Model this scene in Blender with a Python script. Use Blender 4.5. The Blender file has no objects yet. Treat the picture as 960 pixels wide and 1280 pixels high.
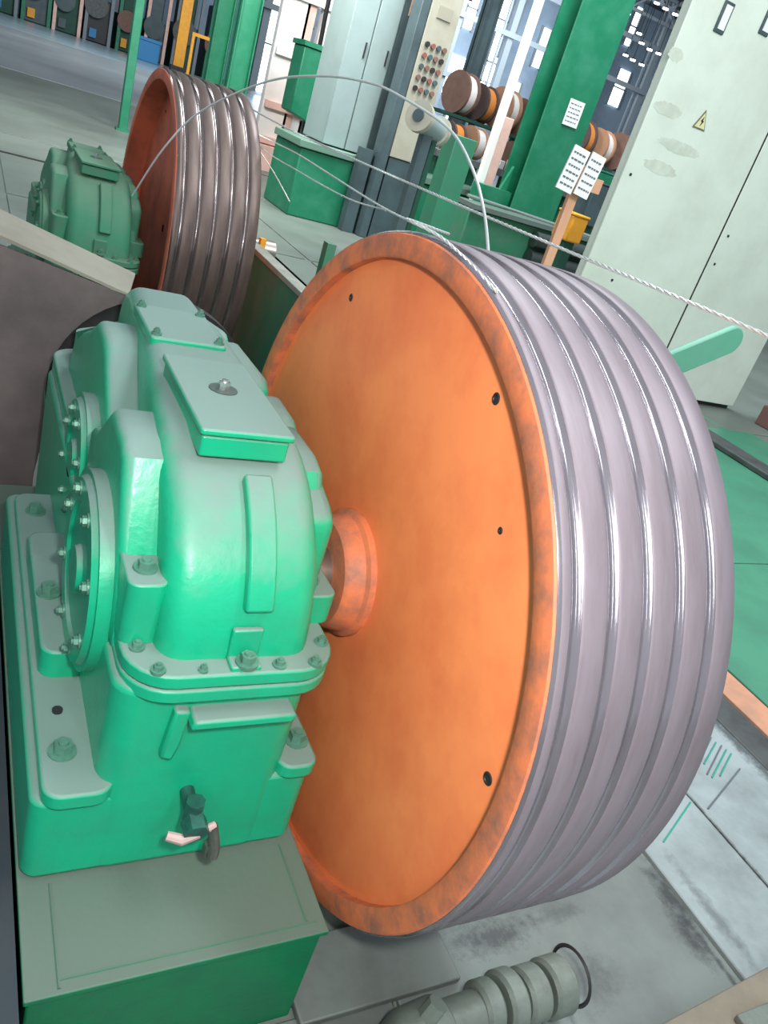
import bpy, bmesh, math, random
from mathutils import Vector, Matrix
random.seed(7)
PI = math.pi
S = bpy.context.scene
COL = S.collection
# ---------------------------------------------------------------- camera
F_PX, CAM_H = 986.751, 1.70
AX = [Vector((0.86957893, 0.04719654, 0.49153329)),      # world X, Y, Z seen from the camera (right, down, forward)
      Vector((-0.39986841, -0.51673195, 0.75702929)),
      Vector((0.28972012, -0.85484536, -0.43046681))]
cd = bpy.data.cameras.new('camera'); cam = bpy.data.objects.new('camera', cd); COL.objects.link(cam)
right = Vector([a[0] for a in AX]); up = -Vector([a[1] for a in AX]); back = -Vector([a[2] for a in AX])
m = Matrix((right, up, back)).transposed().to_4x4(); m.translation = Vector((0, 0, CAM_H))
cam.matrix_world = m
cd.sensor_fit = 'HORIZONTAL'; cd.sensor_width = 36; cd.lens = F_PX / 960 * 36
cd.clip_start = 0.05; cd.clip_end = 500
S.camera = cam
def at(u, v, ax, val):
    """the point of a world plane (x, y or z = val) under a pixel of the 960x1280 frame"""
    c = Vector((u - 480, v - 640, F_PX))
    d = Vector([a.dot(c) for a in AX]); i = 'xyz'.index(ax)
    C0 = Vector((0, 0, CAM_H)); t = (val - C0[i]) / d[i]
    return C0 + d * t
# ---------------------------------------------------------------- light
W = bpy.data.worlds.new('hall_daylight'); S.world = W; W.use_nodes = True
bg = W.node_tree.nodes['Background']; bg.inputs[0].default_value = (0.80, 0.90, 1.0, 1); bg.inputs[1].default_value = 0.36
def area(name, loc, target, sx, sy, power, col):
    l = bpy.data.lights.new(name, 'AREA'); l.shape = 'RECTANGLE'; l.size = sx; l.size_y = sy; l.energy = power; l.color = col
    o = bpy.data.objects.new(name, l); COL.objects.link(o); o.location = loc
    o.rotation_euler = (Vector(target) - Vector(loc)).to_track_quat('-Z', 'Y').to_euler()
    return o
area('camera_flash', (0.12, -0.06, 1.92), (0.8, 1.1, 0.9), 0.10, 0.10, 22, (1.0, 0.97, 0.92))  # stands for the camera flash, raised a little above the lens
area('hall_lamp_and_fill', (-3.5, -5.0, 6.0), (0.8, 1.5, 0.8), 0.4, 5.0, 75, (0.92, 0.97, 1.0))
area('hall_lamp_and_fill', (1.5, -6.0, 6.5), (0.8, 1.5, 0.8), 0.4, 5.0, 95, (0.92, 0.97, 1.0))
area('hall_lamp_and_fill', (2.5, 1.0, 7.0), (2.0, 6, 0), 0.5, 5, 160, (0.92, 0.97, 1.0))
area('hall_lamp_and_fill', (6, 8, 9), (7, 13, 0), 2, 6, 900, (0.92, 0.97, 1.0))
area('hall_lamp_and_fill', (-2, 14, 9), (0, 17, 0), 2, 6, 280, (0.92, 0.97, 1.0))  # added fill, brightens the hall floor at mid-left
area('hall_lamp_and_fill', (4.0, 0.5, 5.0), (6.2, 5.7, 2.2), 1.0, 1.0, 125, (0.95, 0.98, 1.0))  # added fill aimed at the tall white cabinet
area('hall_lamp_and_fill', (2.5, 11, 5), (5.5, 17, 2), 1, 1, 330, (1.0, 0.97, 0.94))  # added fill that brightens the pale timber frame
area('hall_lamp_and_fill', (15, 40, 17), (10, 52, 0), 12, 12, 5000, (0.9, 0.96, 1.0))
area('hall_lamp_and_fill', (45, 70, 17), (50, 90, 12), 12, 12, 9000, (0.9, 0.96, 1.0))  # added fill to lift the far wall
S.view_settings.view_transform = 'Standard'; S.view_settings.look = 'None'
S.view_settings.exposure = 0.55; S.view_settings.gamma = 1; S.view_settings.use_curve_mapping = False

# ---------------------------------------------------------------- materials
def lin(c):
    return tuple(((x/255)/12.92 if x/255 <= 0.04045 else ((x/255+0.055)/1.055)**2.4) for x in c) + (1,)
MC = {}
def mat(name, col, rough=0.6, metal=0.0, dark=None, scale=8, amt=0.5, dust=None, bump=0.0, emit=None, es=0, coat=0, stretch=None, spec=0.5, dust_at=(0.45, 0.9), bscale=None):
    if name in MC: return MC[name]
    M = bpy.data.materials.new(name); M.use_nodes = True; MC[name] = M
    nt = M.node_tree; N = nt.nodes; L = nt.links; P = N['Principled BSDF']
    c = lin(col); P.inputs['Base Color'].default_value = c
    P.inputs['Roughness'].default_value = rough; P.inputs['Metallic'].default_value = metal
    P.inputs['Specular IOR Level'].default_value = spec
    P.inputs['Coat Weight'].default_value = coat; P.inputs['Coat Roughness'].default_value = 0.15
    if emit:
        P.inputs['Emission Color'].default_value = lin(emit); P.inputs['Emission Strength'].default_value = es
    tc = N.new('ShaderNodeTexCoord'); mp = N.new('ShaderNodeMapping'); L.new(tc.outputs['Object'], mp.inputs[0])
    if stretch: mp.inputs['Scale'].default_value = stretch
    out = None
    if dark:
        n = N.new('ShaderNodeTexNoise'); n.inputs['Scale'].default_value = scale; n.inputs['Detail'].default_value = 8; n.inputs['Roughness'].default_value = 0.65
        L.new(mp.outputs[0], n.inputs['Vector'])
        r = N.new('ShaderNodeMapRange'); r.inputs['From Min'].default_value = 0.42; r.inputs['From Max'].default_value = 0.72; r.inputs['To Max'].default_value = amt
        L.new(n.outputs['Fac'], r.inputs['Value'])
        x = N.new('ShaderNodeMix'); x.data_type = 'RGBA'; x.inputs[6].default_value = c; x.inputs[7].default_value = lin(dark)
        L.new(r.outputs[0], x.inputs[0]); out = x.outputs[2]
    if dust:                                               # settled dust lies on the faces that look up
        g = N.new('ShaderNodeNewGeometry'); s = N.new('ShaderNodeSeparateXYZ'); L.new(g.outputs['Normal'], s.inputs[0])
        n2 = N.new('ShaderNodeTexNoise'); n2.inputs['Scale'].default_value = 22; n2.inputs['Detail'].default_value = 6
        L.new(tc.outputs['Object'], n2.inputs['Vector'])
        ad = N.new('ShaderNodeMath'); ad.operation = 'MULTIPLY_ADD'; ad.inputs[1].default_value = 0.35; L.new(n2.outputs['Fac'], ad.inputs[0]); L.new(s.outputs['Z'], ad.inputs[2])
        r2 = N.new('ShaderNodeMapRange'); r2.inputs['From Min'].default_value = dust_at[0] + .17; r2.inputs['From Max'].default_value = dust_at[1] + .17; r2.inputs['To Max'].default_value = 0.9
        L.new(ad.outputs[0], r2.inputs['Value'])
        x2 = N.new('ShaderNodeMix'); x2.data_type = 'RGBA'; x2.inputs[6].default_value = c; x2.inputs[7].default_value = lin(dust)
        if out: L.new(out, x2.inputs[6])
        L.new(r2.outputs[0], x2.inputs[0]); out = x2.outputs[2]
        r3 = N.new('ShaderNodeMapRange'); r3.inputs['To Min'].default_value = rough; r3.inputs['To Max'].default_value = 0.75
        L.new(r2.outputs[0], r3.inputs['Value']); L.new(r3.outputs[0], P.inputs['Roughness'])
    if out: L.new(out, P.inputs['Base Color'])
    if bump:
        n3 = N.new('ShaderNodeTexNoise'); n3.inputs['Scale'].default_value = bscale or scale*6; n3.inputs['Detail'].default_value = 5
        L.new(mp.outputs[0], n3.inputs['Vector'])
        b = N.new('ShaderNodeBump'); b.inputs['Strength'].default_value = bump; b.inputs['Distance'].default_value = 0.01
        L.new(n3.outputs['Fac'], b.inputs['Height']); L.new(b.outputs[0], P.inputs['Normal'])
    return M
G_PAINT = mat('green_machine_paint', (14, 168, 124), 0.30, dark=(40, 138, 108), scale=9, amt=0.5, dust=(120, 138, 134), bump=0.10, bscale=55, spec=0.55)
G_LOW = mat('green_base_paint', (2, 116, 72), 0.45, dark=(26, 84, 66), scale=9, amt=0.5, dust=(98, 112, 104), bump=0.10, bscale=70)
G_OLD = mat('dusty_green_paint', (48, 124, 92), 0.7, dark=(88, 116, 98), scale=7, amt=0.8, dust=(92, 128, 104), bump=0.1)
G_COL = mat('green_column_paint', (12, 112, 78), 0.5, dark=(58, 134, 106), scale=3, amt=0.6)
G_DARK = mat('dark_green_paint', (16, 74, 56), 0.6, dark=(24, 40, 38), scale=2, amt=0.7)
ORANGE = mat('orange_paint', (255, 146, 88), 0.5, dark=(232, 114, 70), scale=4.5, amt=0.75, bump=0.06, bscale=40)
RUST_OR = mat('worn_orange_edge', (222, 124, 80), 0.6, dark=(128, 98, 88), scale=14, amt=0.9, bump=0.12, bscale=60)
OR_OLD = mat('dull_orange_paint', (214, 112, 84), 0.6, dark=(146, 78, 60), scale=4, amt=0.9, bump=0.06)
STEEL = mat('worn_groove_steel', (160, 154, 162), 0.16, 0.75, dark=(134, 126, 132), scale=5, amt=0.6, bump=0.03, stretch=(9, 1, 1), bscale=14)
STEEL2 = mat('brown_groove_steel', (150, 138, 136), 0.18, 0.85, dark=(78, 66, 60), scale=5, amt=0.6, stretch=(9, 1, 1))
LAND = mat('oxidised_rim_steel', (134, 124, 132), 0.48, 0.25, dark=(112, 100, 104), scale=6, amt=0.6, stretch=(6, 1, 1))
LAND2 = mat('dark_oxidised_rim_steel', (104, 88, 82), 0.42, 0.4, dark=(66, 54, 48), scale=6, amt=0.6, stretch=(6, 1, 1))
BOLT = mat('dusty_bolt_steel', (92, 142, 124), 0.4, 0.2, dark=(60, 96, 84), scale=40, amt=0.6)
BRIGHT = mat('bright_steel', (205, 212, 210), 0.25, 0.9)
WIRE = mat('zinc_wire', (226, 232, 230), 0.3, 0.5)
DARK = mat('dark_grease', (34, 36, 38), 0.5, dark=(58, 52, 48), scale=12, amt=0.6)
GUARD = mat('brown_guard_sheet', (104, 94, 92), 0.6, dark=(66, 60, 62), scale=3.2, amt=0.8, bump=0.05)
LIP = mat('pale_guard_lip', (140, 138, 124), 0.6, dark=(112, 106, 96), scale=4, amt=0.6)
CONC = mat('oily_concrete', (112, 122, 118), 0.55, dark=(82, 84, 82), scale=2.2, amt=0.75, bump=0.12, bscale=30)
CONC2 = mat('pale_concrete_slab', (150, 163, 164), 0.55, dark=(92, 98, 98), scale=2.6, amt=0.7, bump=0.1, bscale=30)
HALLF = mat('grey_hall_floor', (116, 126, 118), 0.45, dark=(84, 90, 84), scale=0.35, amt=0.9, bump=0.04)
AISLE = mat('shiny_aisle_floor', (150, 158, 160), 0.3, dark=(116, 116, 124), scale=0.2, amt=0.9)
GFLOOR = mat('green_floor_paint', (74, 140, 112), 0.35, dark=(62, 112, 94), scale=1.6, amt=0.8)
STRIPE = mat('orange_floor_stripe', (196, 142, 112), 0.5, dark=(150, 120, 104), scale=5, amt=0.8)
GUTTER = mat('gutter_steel', (84, 88, 88), 0.5, 0.3, dark=(48, 48, 48), scale=6, amt=0.8)
CAB = mat('off_white_cabinet', (214, 224, 210), 0.45, dark=(186, 192, 176), scale=1.6, amt=0.55)
CABG = mat('grey_cabinet', (134, 152, 150), 0.5, dark=(118, 132, 130), scale=2, amt=0.5)
BEIGE = mat('beige_panel', (166, 164, 148), 0.5, dark=(150, 140, 120), scale=3, amt=0.6)
SHADE = mat('dark_bluegrey_steel', (70, 88, 92), 0.5, dark=(48, 56, 60), scale=2, amt=0.7)
BLACK = mat('black_rubber', (24, 26, 28), 0.5)
PAPER = mat('white_paper', (226, 228, 226), 0.8)
INK = mat('faded_ink', (96, 104, 112), 0.8)
WOOD = mat('bare_wood', (206, 158, 126), 0.7, dark=(170, 120, 92), scale=6, amt=0.7, stretch=(1, 1, .2))
YEL = mat('yellow_orange_paint', (232, 160, 40), 0.5, dark=(190, 120, 30), scale=4, amt=0.5)
WHITE = mat('white_paint', (238, 236, 232), 0.5, dark=(226, 196, 184), scale=1.2, amt=0.5)
PINK = mat('pinkish_timber', (228, 190, 178), 0.6, dark=(196, 146, 130), scale=3, amt=0.6)
CAST = mat('grey_cast_metal', (114, 124, 116), 0.5, 0.2, dark=(92, 96, 88), scale=14, amt=0.7, bump=0.15)
BROWNR = mat('brown_reel_board', (122, 92, 80), 0.7, dark=(90, 64, 54), scale=6, amt=0.6)
ORR = mat('orange_reel_coil', (224, 138, 62), 0.6)
BLUE = mat('blue_paint', (40, 120, 170), 0.5)
GLASS = mat('daylit_window', (235, 245, 255), 0.4, emit=(225, 238, 255), es=2.6)
LAMP = mat('hall_lamp_glow', (255, 255, 255), 0.4, emit=(250, 252, 255), es=7)
FARW = mat('blue_grey_far_wall', (132, 150, 168), 0.8, dark=(96, 116, 134), scale=0.25, amt=0.8)
TRUSS = mat('roof_steel', (118, 128, 136), 0.6)
ROOF = mat('dark_roof_sheet', (52, 62, 68), 0.8, dark=(76, 88, 94), scale=0.2, amt=0.7)

# ---------------------------------------------------------------- mesh helpers
class B:
    def __init__(s): s.bm = bmesh.new()
    def _add(s, vs, fs, M=None):
        V = [s.bm.verts.new(M @ Vector(v) if M else v) for v in vs]
        for f in fs:
            try: s.bm.faces.new([V[i] for i in f])
            except ValueError: pass
        return s
    def box(s, x0, x1, y0, y1, z0, z1, M=None):
        vs = [(x, y, z) for z in (z0, z1) for y in (y0, y1) for x in (x0, x1)]
        return s._add(vs, [(0,2,3,1),(4,5,7,6),(0,1,5,4),(2,6,7,3),(0,4,6,2),(1,3,7,5)], M)
    def prism(s, poly, ax, a0, a1, M=None):
        def P(p, a):
            if ax == 'x': return (a, p[0], p[1])
            if ax == 'y': return (p[0], a, p[1])
            return (p[0], p[1], a)
        n = len(poly)
        vs = [P(p, a0) for p in poly] + [P(p, a1) for p in poly]
        return s._add(vs, [tuple(range(n)), tuple(range(2*n-1, n-1, -1))] + [(i, (i+1) % n, n+(i+1) % n, n+i) for i in range(n)], M)
    def rprism(s, poly, x0, x1, r, seg=6):
        """a slab along x whose two rims are rolled over with radius r"""
        n = len(poly); C_ = sum(poly[i][0]*poly[(i+1) % n][1]-poly[(i+1) % n][0]*poly[i][1] for i in range(n)); sg = 1 if C_ > 0 else -1
        nor = []
        for i in range(n):
            v = Vector((0, 0))
            for a, b_ in ((poly[i-1], poly[i]), (poly[i], poly[(i+1) % n])):
                e = Vector((b_[0]-a[0], b_[1]-a[1])); 
                if e.length > 1e-6: e.normalize(); v += Vector((-e[1], e[0]))*sg
            v.normalize(); nor.append(v)
        rings = []
        for k in range(seg+1):
            t = PI/2*k/seg; rings.append((x0 + r*(1-math.sin(t)), r*(1-math.cos(t))))
        st = [(x, d) for x, d in rings][::-1]
        st = st + [(x0+x1-x, d) for x, d in st[::-1]]
        vs = []
        for x, d in st: vs += [(x, poly[i][0]+nor[i][0]*d, poly[i][1]+nor[i][1]*d) for i in range(n)]
        N_ = len(st); fs = [(j*n+i, j*n+(i+1) % n, (j+1)*n+(i+1) % n, (j+1)*n+i) for j in range(N_-1) for i in range(n)]
        fs += [tuple(range(n-1, -1, -1)), tuple((N_-1)*n+i for i in range(n))]
        return s._add(vs, fs)
    def frust(s, p0, p1, r0, r1=None, n=24, caps=True):
        r1 = r0 if r1 is None else r1
        p0, p1 = Vector(p0), Vector(p1); d = (p1-p0).normalized()
        a = d.cross(Vector((0,0,1)) if abs(d.z) < .9 else Vector((1,0,0))).normalized(); b = d.cross(a)
        vs = []
        for p, r in ((p0, r0), (p1, r1)):
            vs += [p + a*r*math.cos(2*PI*i/n) + b*r*math.sin(2*PI*i/n) for i in range(n)]
        fs = [(i, (i+1) % n, n+(i+1) % n, n+i) for i in range(n)]
        if caps: fs += [tuple(range(n-1, -1, -1)), tuple(range(n, 2*n))]
        return s._add(vs, fs)
    def lathe(s, prof, c, ax='x', n=96, closed=False):
        """prof: (along-axis, radius)"""
        vs = []
        for a, r in prof:
            for i in range(n):
                t = 2*PI*i/n; q = (r*math.cos(t), r*math.sin(t))
                v = {'x': (a, q[0], q[1]), 'y': (q[0], a, q[1]), 'z': (q[0], q[1], a)}[ax]
                vs.append(Vector(v) + Vector(c))
        m_ = len(prof); fs = []
        for k in range(m_ if closed else m_-1):
            k2 = (k+1) % m_
            fs += [(k*n+i, k*n+(i+1) % n, k2*n+(i+1) % n, k2*n+i) for i in range(n)]
        return s._add(vs, fs)
    def tube(s, pts, r, n=8):
        pts = [Vector(p) for p in pts]; vs = []; a = None
        for i, p in enumerate(pts):
            d = (pts[min(i+1, len(pts)-1)] - pts[max(i-1, 0)]).normalized()
            if a is None: a = d.cross(Vector((0.3,0.1,1))).normalized()
            a = (a - d*a.dot(d)).normalized(); b = d.cross(a)
            rr = r[i] if isinstance(r, (list, tuple)) else r
            vs += [p + a*rr*math.cos(2*PI*k/n) + b*rr*math.sin(2*PI*k/n) for k in range(n)]
        N = len(pts)
        fs = [(j*n+k, j*n+(k+1) % n, (j+1)*n+(k+1) % n, (j+1)*n+k) for j in range(N-1) for k in range(n)]
        fs += [tuple(range(n-1,-1,-1)), tuple((N-1)*n+k for k in range(n))]
        return s._add(vs, fs)
    def hexbolt(s, c, r=0.014, h=0.012, ax='z', washer=True):
        d = {'z': Vector((0,0,1)), 'x': Vector((1,0,0)), '-x': Vector((-1,0,0)), '-y': Vector((0,-1,0))}[ax]; c = Vector(c)
        if washer: s.frust(c - d*0.002, c+d*.004, r*1.5, n=16); c = c+d*.004
        s.frust(c, c+d*h, r, n=6); s.frust(c+d*h, c+d*(h+.004), r*.55, n=10)
        return s
def obj(name, b, m, parent=None, bevel=0, seg=2, off=None, ang=35, **props):
    me = bpy.data.meshes.new(name)
    bmesh.ops.recalc_face_normals(b.bm, faces=b.bm.faces[:]); b.bm.to_mesh(me); b.bm.free()
    for mm in (m if isinstance(m, (list, tuple)) else [m]): me.materials.append(mm)
    for p in me.polygons: p.use_smooth = True
    me.set_sharp_from_angle(angle=math.radians(ang))
    o = bpy.data.objects.new(name, me); COL.objects.link(o)
    if parent is not None: o.parent = parent
    if off is not None: o.location = off
    if bevel:
        md = o.modifiers.new('bevel', 'BEVEL'); md.width = bevel; md.segments = seg; md.limit_method = 'ANGLE'; md.angle_limit = math.radians(30); md.use_clamp_overlap = True
    for k, v in props.items(): o[k] = v
    return o
def tag(o, label, cat, group=None):
    o['label'] = label; o['category'] = cat
    if group: o['group'] = group
    return o
def thing(name, label, cat, loc=(0,0,0), group=None):
    o = bpy.data.objects.new(name, None); COL.objects.link(o); o.location = loc; o.empty_display_size = .1
    return tag(o, label, cat, group)
def struct(name, b, m, parent=None, **k):
    o = obj(name, b, m, parent, **k)
    if parent is None: o['kind'] = 'structure'
    return o
def dup(root, dloc, label, group=None):
    r = root.copy(); COL.objects.link(r); r.location = Vector(root.location) + Vector(dloc); r['label'] = label
    if group: r['group'] = group
    for ch in list(root.children):
        c = ch.copy(); COL.objects.link(c); c.parent = r
        for g in ch.children:
            d = g.copy(); COL.objects.link(d); d.parent = c
    return r

# ---------------------------------------------------------------- floor
b = B(); b.box(-40, 140, -8, 130, -.3, -.012); floor = struct('floor', b, HALLF)
def slab(name, x0, x1, y0, y1, m, z=0.0, g=.006, th=.02):
    bb = B(); bb.box(x0+g, x1-g, y0+g, y1-g, z-th, z); return struct(name, bb, m, floor, bevel=.004, seg=1)
slab('concrete_slab', .95, 1.93, .45, 3.2, CONC)
slab('concrete_slab', 1.93, 2.29, .45, 3.2, CONC2, z=.004)
slab('concrete_slab', 2.29, 2.78, .45, 3.2, CONC2, z=.002)
slab('concrete_slab', .16, .95, .45, .80, CONC, z=-.002)
slab('concrete_slab', .9, 2.78, -1.2, .45, CONC2)
slab('gutter_cover', 2.78, 2.96, -1.2, 9, GUTTER, z=-.002)
slab('orange_stripe', 2.97, 3.14, -1.2, 9, STRIPE, g=0)
slab('green_floor_panel', 3.15, 5.75, -1.2, 2.6, GFLOOR)
slab('green_floor_panel', 3.15, 5.75, 2.6, 5.4, GFLOOR)
slab('green_floor_panel', 5.75, 7.2, -1.2, 5.4, GFLOOR, z=-.001)
for i in range(5): slab('hall_floor_slab', -6 + i*3.2, -2.8 + i*3.2, 8.8, 12.8, HALLF, g=.03)
for i in range(6): slab('hall_floor_slab', -6 + i*3.2, -2.8 + i*3.2, 12.8, 17.5, HALLF, g=.03)
for i in range(5): slab('hall_floor_slab', -6 + i*3.2, -2.8 + i*3.2, 5.0, 8.8, HALLF, g=.03)
b = B(); b.box(-30, 60, 24, 50, -.02, .0); struct('aisle_floor', b, AISLE, floor)
b = B(); b.box(-30, 60, 50, 72, -.02, .004); struct('aisle_band', b, mat('pale_shiny_floor', (164, 188, 198), .25, dark=(100,120,132), scale=.3, amt=.6), floor)
# oil stains lie on the slabs as thin patches
def blob(cx, cy, rx, ry, rot, n, j, z):
    pts = []
    for i in range(n):
        t = 2*PI*i/n; r = 1 + random.uniform(-j, j)
        x, y = rx*r*math.cos(t), ry*r*math.sin(t)
        pts.append((cx + x*math.cos(rot) - y*math.sin(rot), cy + x*math.sin(rot) + y*math.cos(rot)))
    return pts
def stain(M, spots):
    """old oil soaked into the slab: ragged patches at fixed places"""
    nt = M.node_tree; N = nt.nodes; L = nt.links; P = N['Principled BSDF']; src = P.inputs['Base Color'].links[0].from_socket
    tc = N.new('ShaderNodeTexCoord'); nz = N.new('ShaderNodeTexNoise'); nz.inputs['Scale'].default_value = 26; nz.inputs['Detail'].default_value = 8; nz.inputs['Roughness'].default_value = .75
    L.new(tc.outputs['Object'], nz.inputs['Vector'])
    for (cx, cy, rx, ry, amt) in spots:
        mp = N.new('ShaderNodeMapping'); mp.inputs['Scale'].default_value = (1/rx, 1/ry, 0); mp.inputs['Location'].default_value = (-cx/rx, -cy/ry, 0)
        L.new(tc.outputs['Object'], mp.inputs[0])
        ln = N.new('ShaderNodeVectorMath'); ln.operation = 'LENGTH'; L.new(mp.outputs[0], ln.inputs[0])
        ad = N.new('ShaderNodeMath'); ad.operation = 'MULTIPLY_ADD'; ad.inputs[1].default_value = 2.6; L.new(nz.outputs['Fac'], ad.inputs[0]); L.new(ln.outputs['Value'], ad.inputs[2])
        r = N.new('ShaderNodeMapRange'); r.inputs['From Min'].default_value = 1.5; r.inputs['From Max'].default_value = 2.4; r.inputs['To Min'].default_value = amt; r.inputs['To Max'].default_value = 0
        L.new(ad.outputs[0], r.inputs['Value'])
        x = N.new('ShaderNodeMix'); x.data_type = 'RGBA'; x.inputs[7].default_value = lin((44, 46, 50)); L.new(src, x.inputs[6]); L.new(r.outputs[0], x.inputs[0]); src = x.outputs[2]
    L.new(src, P.inputs['Base Color'])
sp = []
for (u, v, rx, ry, a) in ((838, 1120, .045, .13, .9), (862, 1170, .04, .10, .8), (915, 1225, .012, .2, .8), (812, 1065, .02, .10, .6), (615, 1170, .16, .05, .8), (700, 1140, .10, .03, .5), (730, 1225, .12, .08, .5)):
    p = at(u, v, 'z', 0); sp.append((p.x, p.y, rx, ry, a))
stain(CONC, sp); stain(CONC2, [(2.29, .8, .012, .7, .8), (2.76, 1.3, .05, .5, .8), (2.0, .75, .03, .2, .5)])
MARK = mat('green_chalk', (40, 150, 130), .7)
for k, (u0, v0, u1, v1) in enumerate(((829,1053,863,1003),(885,1011,925,961),(895,928,880,955),(902,932,884,968),(908,937,890,972),(889,922,876,948),(914,942,900,970))):
    p, q = at(u0, v0, 'z', .004), at(u1, v1, 'z', .004); bb = B(); w = .003; bb.tube([(p.x,p.y,.004),(q.x,q.y,.004)], w, 6); obj('chalk_mark', bb, MARK if k % 2 == 0 else INK, floor)

# ---------------------------------------------------------------- capstan wheels
def wheel(name, label, ms, ml, mo, mr, group, old=False, rec=0):
    cy, cz, R, xf, w = 1.337, .777, .75, .786, .40
    t = thing(name, label, 'wheel', (xf, cy, 0), group); O = (-xf, -cy, 0)
    # tread with five rope grooves
    prof = [(xf+.004, R-.03), (xf+.004, R-.004), (xf+.010, R)]
    pitch = (w-.030)/5; mats = [0, 0]
    for k in range(5):
        a = xf + .018 + k*pitch; g0, g1, dp = .16, .44, .0065
        prof += [(a, R+.0015), (a + pitch*g0*.7, R)]; mats += [1, 1]
        for j in range(1, 10):
            tt = j/10; prof.append((a + pitch*(g0 + (g1-g0)*tt), R - dp*math.sin(PI*tt))); mats += [0]
        prof += [(a + pitch*g1, R), (a + pitch*(g1+.06), R+.002)]; mats += [0, 1]
    prof += [(xf+w-.006, R), (xf+w, R-.006), (xf+w, R-.03)]; mats += [1, 1, 1]
    b = B(); n = 160; b.lathe(prof, (0, cy, cz), 'x', n)
    rim = obj('grooved_tread', b, [ms, ml], t, off=O, ang=50)
    k_of = len(prof) - 1
    for i, p in enumerate(rim.data.polygons):
        k = i // n; p.material_index = 1 if (k < len(mats) and mats[k]) else 0
    # orange flange ring and recessed side plate
    b = B(); b.lathe([(xf+.008, R-.002), (xf, R-.008), (xf-.002, R-.02), (xf-.002, R-.050), (xf+.002, R-.055), (xf+.034+rec, R-.055), (xf+.030+rec, R-.020), (xf+.01, R-.020)], (0, cy, cz), 'x', 128, closed=True)
    obj('flange_ring', b, mr, t, off=O, ang=40)
    b = B(); b.lathe([(xf+.032+rec, R-.03), (xf+.022+rec, R-.054), (xf+.025+rec, R-.062), (xf+.024+rec, R-.07), (xf+.036+rec, .16), (xf+.036+rec, 0.02)], (0, cy, cz), 'x', 128); obj('side_plate', b, mo, t, off=O, ang=50)
    b = B(); b.lathe([(xf+w-.01, R-.02), (xf+w-.012, R-.1), (xf+w-.04, .16), (xf+w-.04, .02)], (0, cy, cz), 'x', 96); obj('rear_plate', b, mo, t, off=O)
    b = B(); b.lathe([(xf+.040+rec, .148), (xf+.022+rec, .146), (xf+.016+rec, .136), (xf-.018+rec, .126), (xf-.026+rec, .118), (xf-.028+rec, .09), (xf-.028+rec, .06)], (0, cy, cz), 'x', 64)
    if not old: obj('hub', b, mr, t, off=O, ang=30)
    b = B(); b.frust((xf-.10 if not old else xf+.14, cy, cz), (xf+.75, cy, cz), .062, n=32); obj('shaft', b, mat('shaft_steel', (150,140,132), .35, .8), t, off=O)
    for (hy, hz, hr) in ((1.674,1.315,.006),(1.031,1.345,.008),(.690,.813,.009),(.896,1.167,.0035)):
        rr = math.hypot(hy-cy, hz-cz); xs = xf + .024 + rec + .012*(R-.06-rr)/(R-.22)
        b = B(); b.lathe([(xs-.0015, hr+.003), (xs-.003, hr+.001), (xs-.003, hr-.001), (xs-.0008, hr-.002), (xs-.0008, 0.0005)], (0, hy, hz), 'x', 20)
        obj('bolt_hole', b, DARK, t, off=O)
    return t
w1 = wheel('capstan_wheel', 'large grooved steel wheel with bright orange side plate, nearest in the row', STEEL, LAND, ORANGE, RUST_OR, 'grooved capstan wheels')
w2 = wheel('capstan_wheel', 'grooved brown steel wheel with dull reddish orange side, farther back behind the dark guard', STEEL2, LAND2, OR_OLD, OR_OLD, 'grooved capstan wheels', True, .09)
w2.location = Vector((.848, 4.45, .06))

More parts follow.
